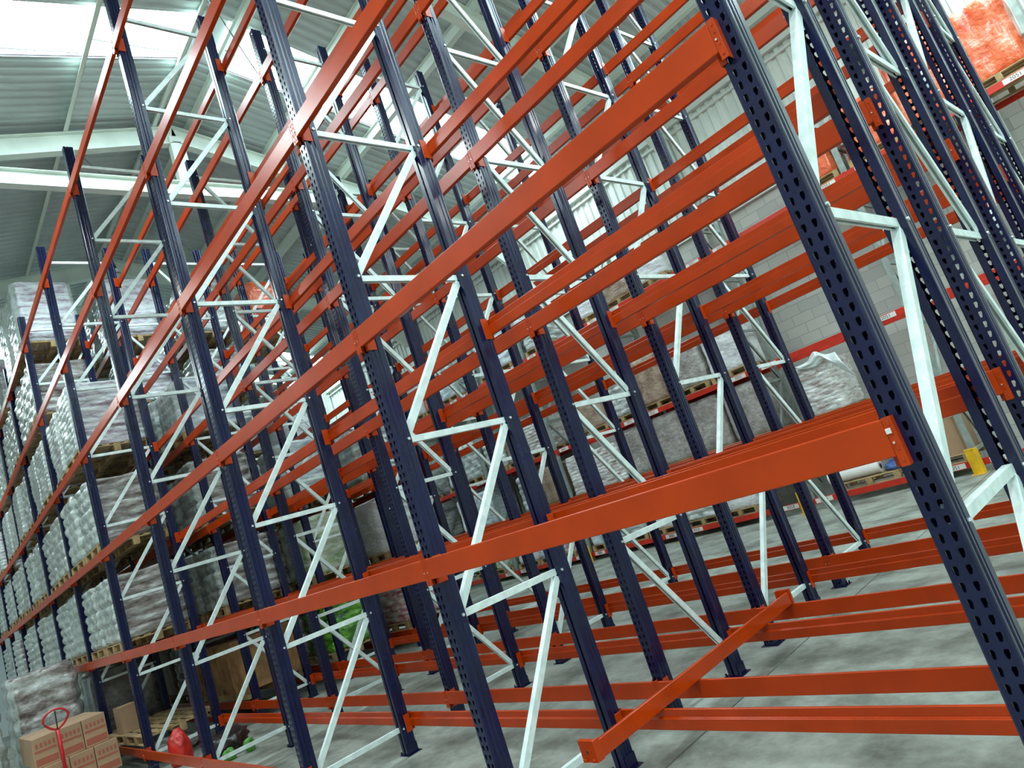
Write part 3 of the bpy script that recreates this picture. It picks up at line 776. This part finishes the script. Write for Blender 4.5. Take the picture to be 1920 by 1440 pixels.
o = blob('dark_plastic_heap', mat('dark_plastic', (.03, .02, .02), .3, 0, 5, .5, .5, 9), .26, (1.5, 1.0, .7), 2, (-9.95, .72, 0), .5); tag(o, 'heap of dark crumpled plastic on the floor inside the rack', 'plastic heap')
GP = mat('green_plastic', (.10, .36, .05), .35, 0, 20, .5)
for q, (x, y, z, r) in enumerate(((-9.52, .40, 0, .09), (-9.40, .60, 0, .08), (-9.36, .85, .0, .08))):
    o = blob('green_packet', GP, r, (1.2, .9, 1.2), 11+q, (x, y, z), .5, sub=3); tag(o, 'crumpled green packet by the dark plastic heap, %s from camera' % ORD[2-q], 'packet', 'green packets')
o = blob('crimson_packet', mat('crimson_plastic', (.5, .01, .05), .4), .07, (1.4, 1, .7), 4, (-9.75, .42, 0), .3, sub=3); tag(o, 'small crimson packet on the floor beside the foot of a navy post', 'packet')

# tall wrapped stack standing in the near aisle, and the blurred one beside it
def aisle_stack(kind, x, y, lab, levels):
    z = 0.0
    t = load(kind, x, y, z, levels, lab, 'stacks standing in the near aisle', 1.0, .95)
    return t
aisle_stack('brown', -14.8, -.62, 'tall grey brown wrapped sack stack on the aisle floor beside the rack', 1.78)
aisle_stack('grey', -13.6, -1.85, 'grey wrapped sack stack in the aisle at the left edge', 1.45)
aisle_stack('taupe', -13.0, -3.4, 'grey brown wrapped stack farther out in the aisle', 1.2)

# cartons on a pallet with a red pallet truck
PTX, PTY = -12.15, -.72
o = obj('pallet', PAL, None, (PTX, PTY-.02, .085)); o.scale = (1, .9, 1); tag(o, 'wooden pallet on the red pallet truck under brown cartons', 'pallet')
n_ = 0
CP = ['near', 'middle', 'rack side']
cw = .30
m = MB(); m.box(-.38, .38, -cw/2+.004, cw/2-.004, 0, .40); CB = m.mesh('brown_carton', CARD, .006)
m = MB()
for z0, z1 in ((.03, .12), (.20, .23)): m.box(.3805, .382, -cw/2+.02, cw/2-.02, z0, z1)
for q in range(5): m.box(.3805, .382, -.11+q*.05, -.08+q*.05, .26, .32)
CPR = m.mesh('printing', CARDRED)
for lv in range(2):
    for c_ in range(3):
        for d_ in range(2):
            off = .08 if lv == 0 else 0
            x = PTX+.20-d_*.79+off*.8; y = PTY+(c_-1)*cw+off-.02
            if d_ == 1: x = PTX+.20-.775+off*.8
            q = obj('brown_carton', CB, None, (x, y, .227+lv*.402))
            tag(q, 'brown carton with red print, %s layer, %s column, %s row on pallet truck' % ('lower' if lv == 0 else 'upper', ['outer', 'middle', 'rack side'][c_], 'front' if d_ == 0 else 'back'), 'box', 'printed cartons on the pallet truck')
            pr = obj('printing', CPR, q); pr['label'] = 'red printed panel'
t = obj('pallet_truck', None, None, (PTX+.95, PTY-.2, 0), (0, 0, 0)); tag(t, 'red hand pallet truck with loop handle before the brown cartons', 'pallet truck')
m = MB()
for y in (-.26, .26): m.box(-1.5, -.05, y-.07, y+.07, .03, .082)
m.box(-.12, .12, -.30, .30, .05, .22); obj('fork', m.mesh('fork', REDP, .008), t)
m = MB(); m.cyl((.02, 0, .2), (.02, 0, .42), .05, 12); m.box(-.06, .10, -.06, .06, .36, .46); obj('pump', m.mesh('pump', REDP, .004), t)
for y in (-.09, .09):
    m = MB(); m.cyl((.06, y-.025, .09), (.06, y+.025, .09), .09, 18); obj('wheel', m.mesh('wheel', BLACK, .005), t)
m = MB(); m.tube([(.05, 0, .42), (.06, 0, .75), (.07, 0, 1.06)], .022, 10); obj('drawbar', m.mesh('drawbar', REDP, smooth=True), t)
m = MB()
pts = []
for a in range(24):
    th = 2*math.pi*a/24; s_ = math.sin(th); c_ = math.cos(th)
    wdt = .15*(.62+.38*min(1, (s_+1)/1.1))
    pts.append((.075+.02*s_, wdt*c_, 1.20+.13*s_))
m.tube(pts, .014, 8, 0, True); hn = obj('handle', m.mesh('handle', REDP, smooth=True), t)
m = MB(); m.tube([(.075, 0, 1.06), (.085, .005, 1.31)], .008, 6); obj('control_lever', m.mesh('control_lever', BLACK), t)
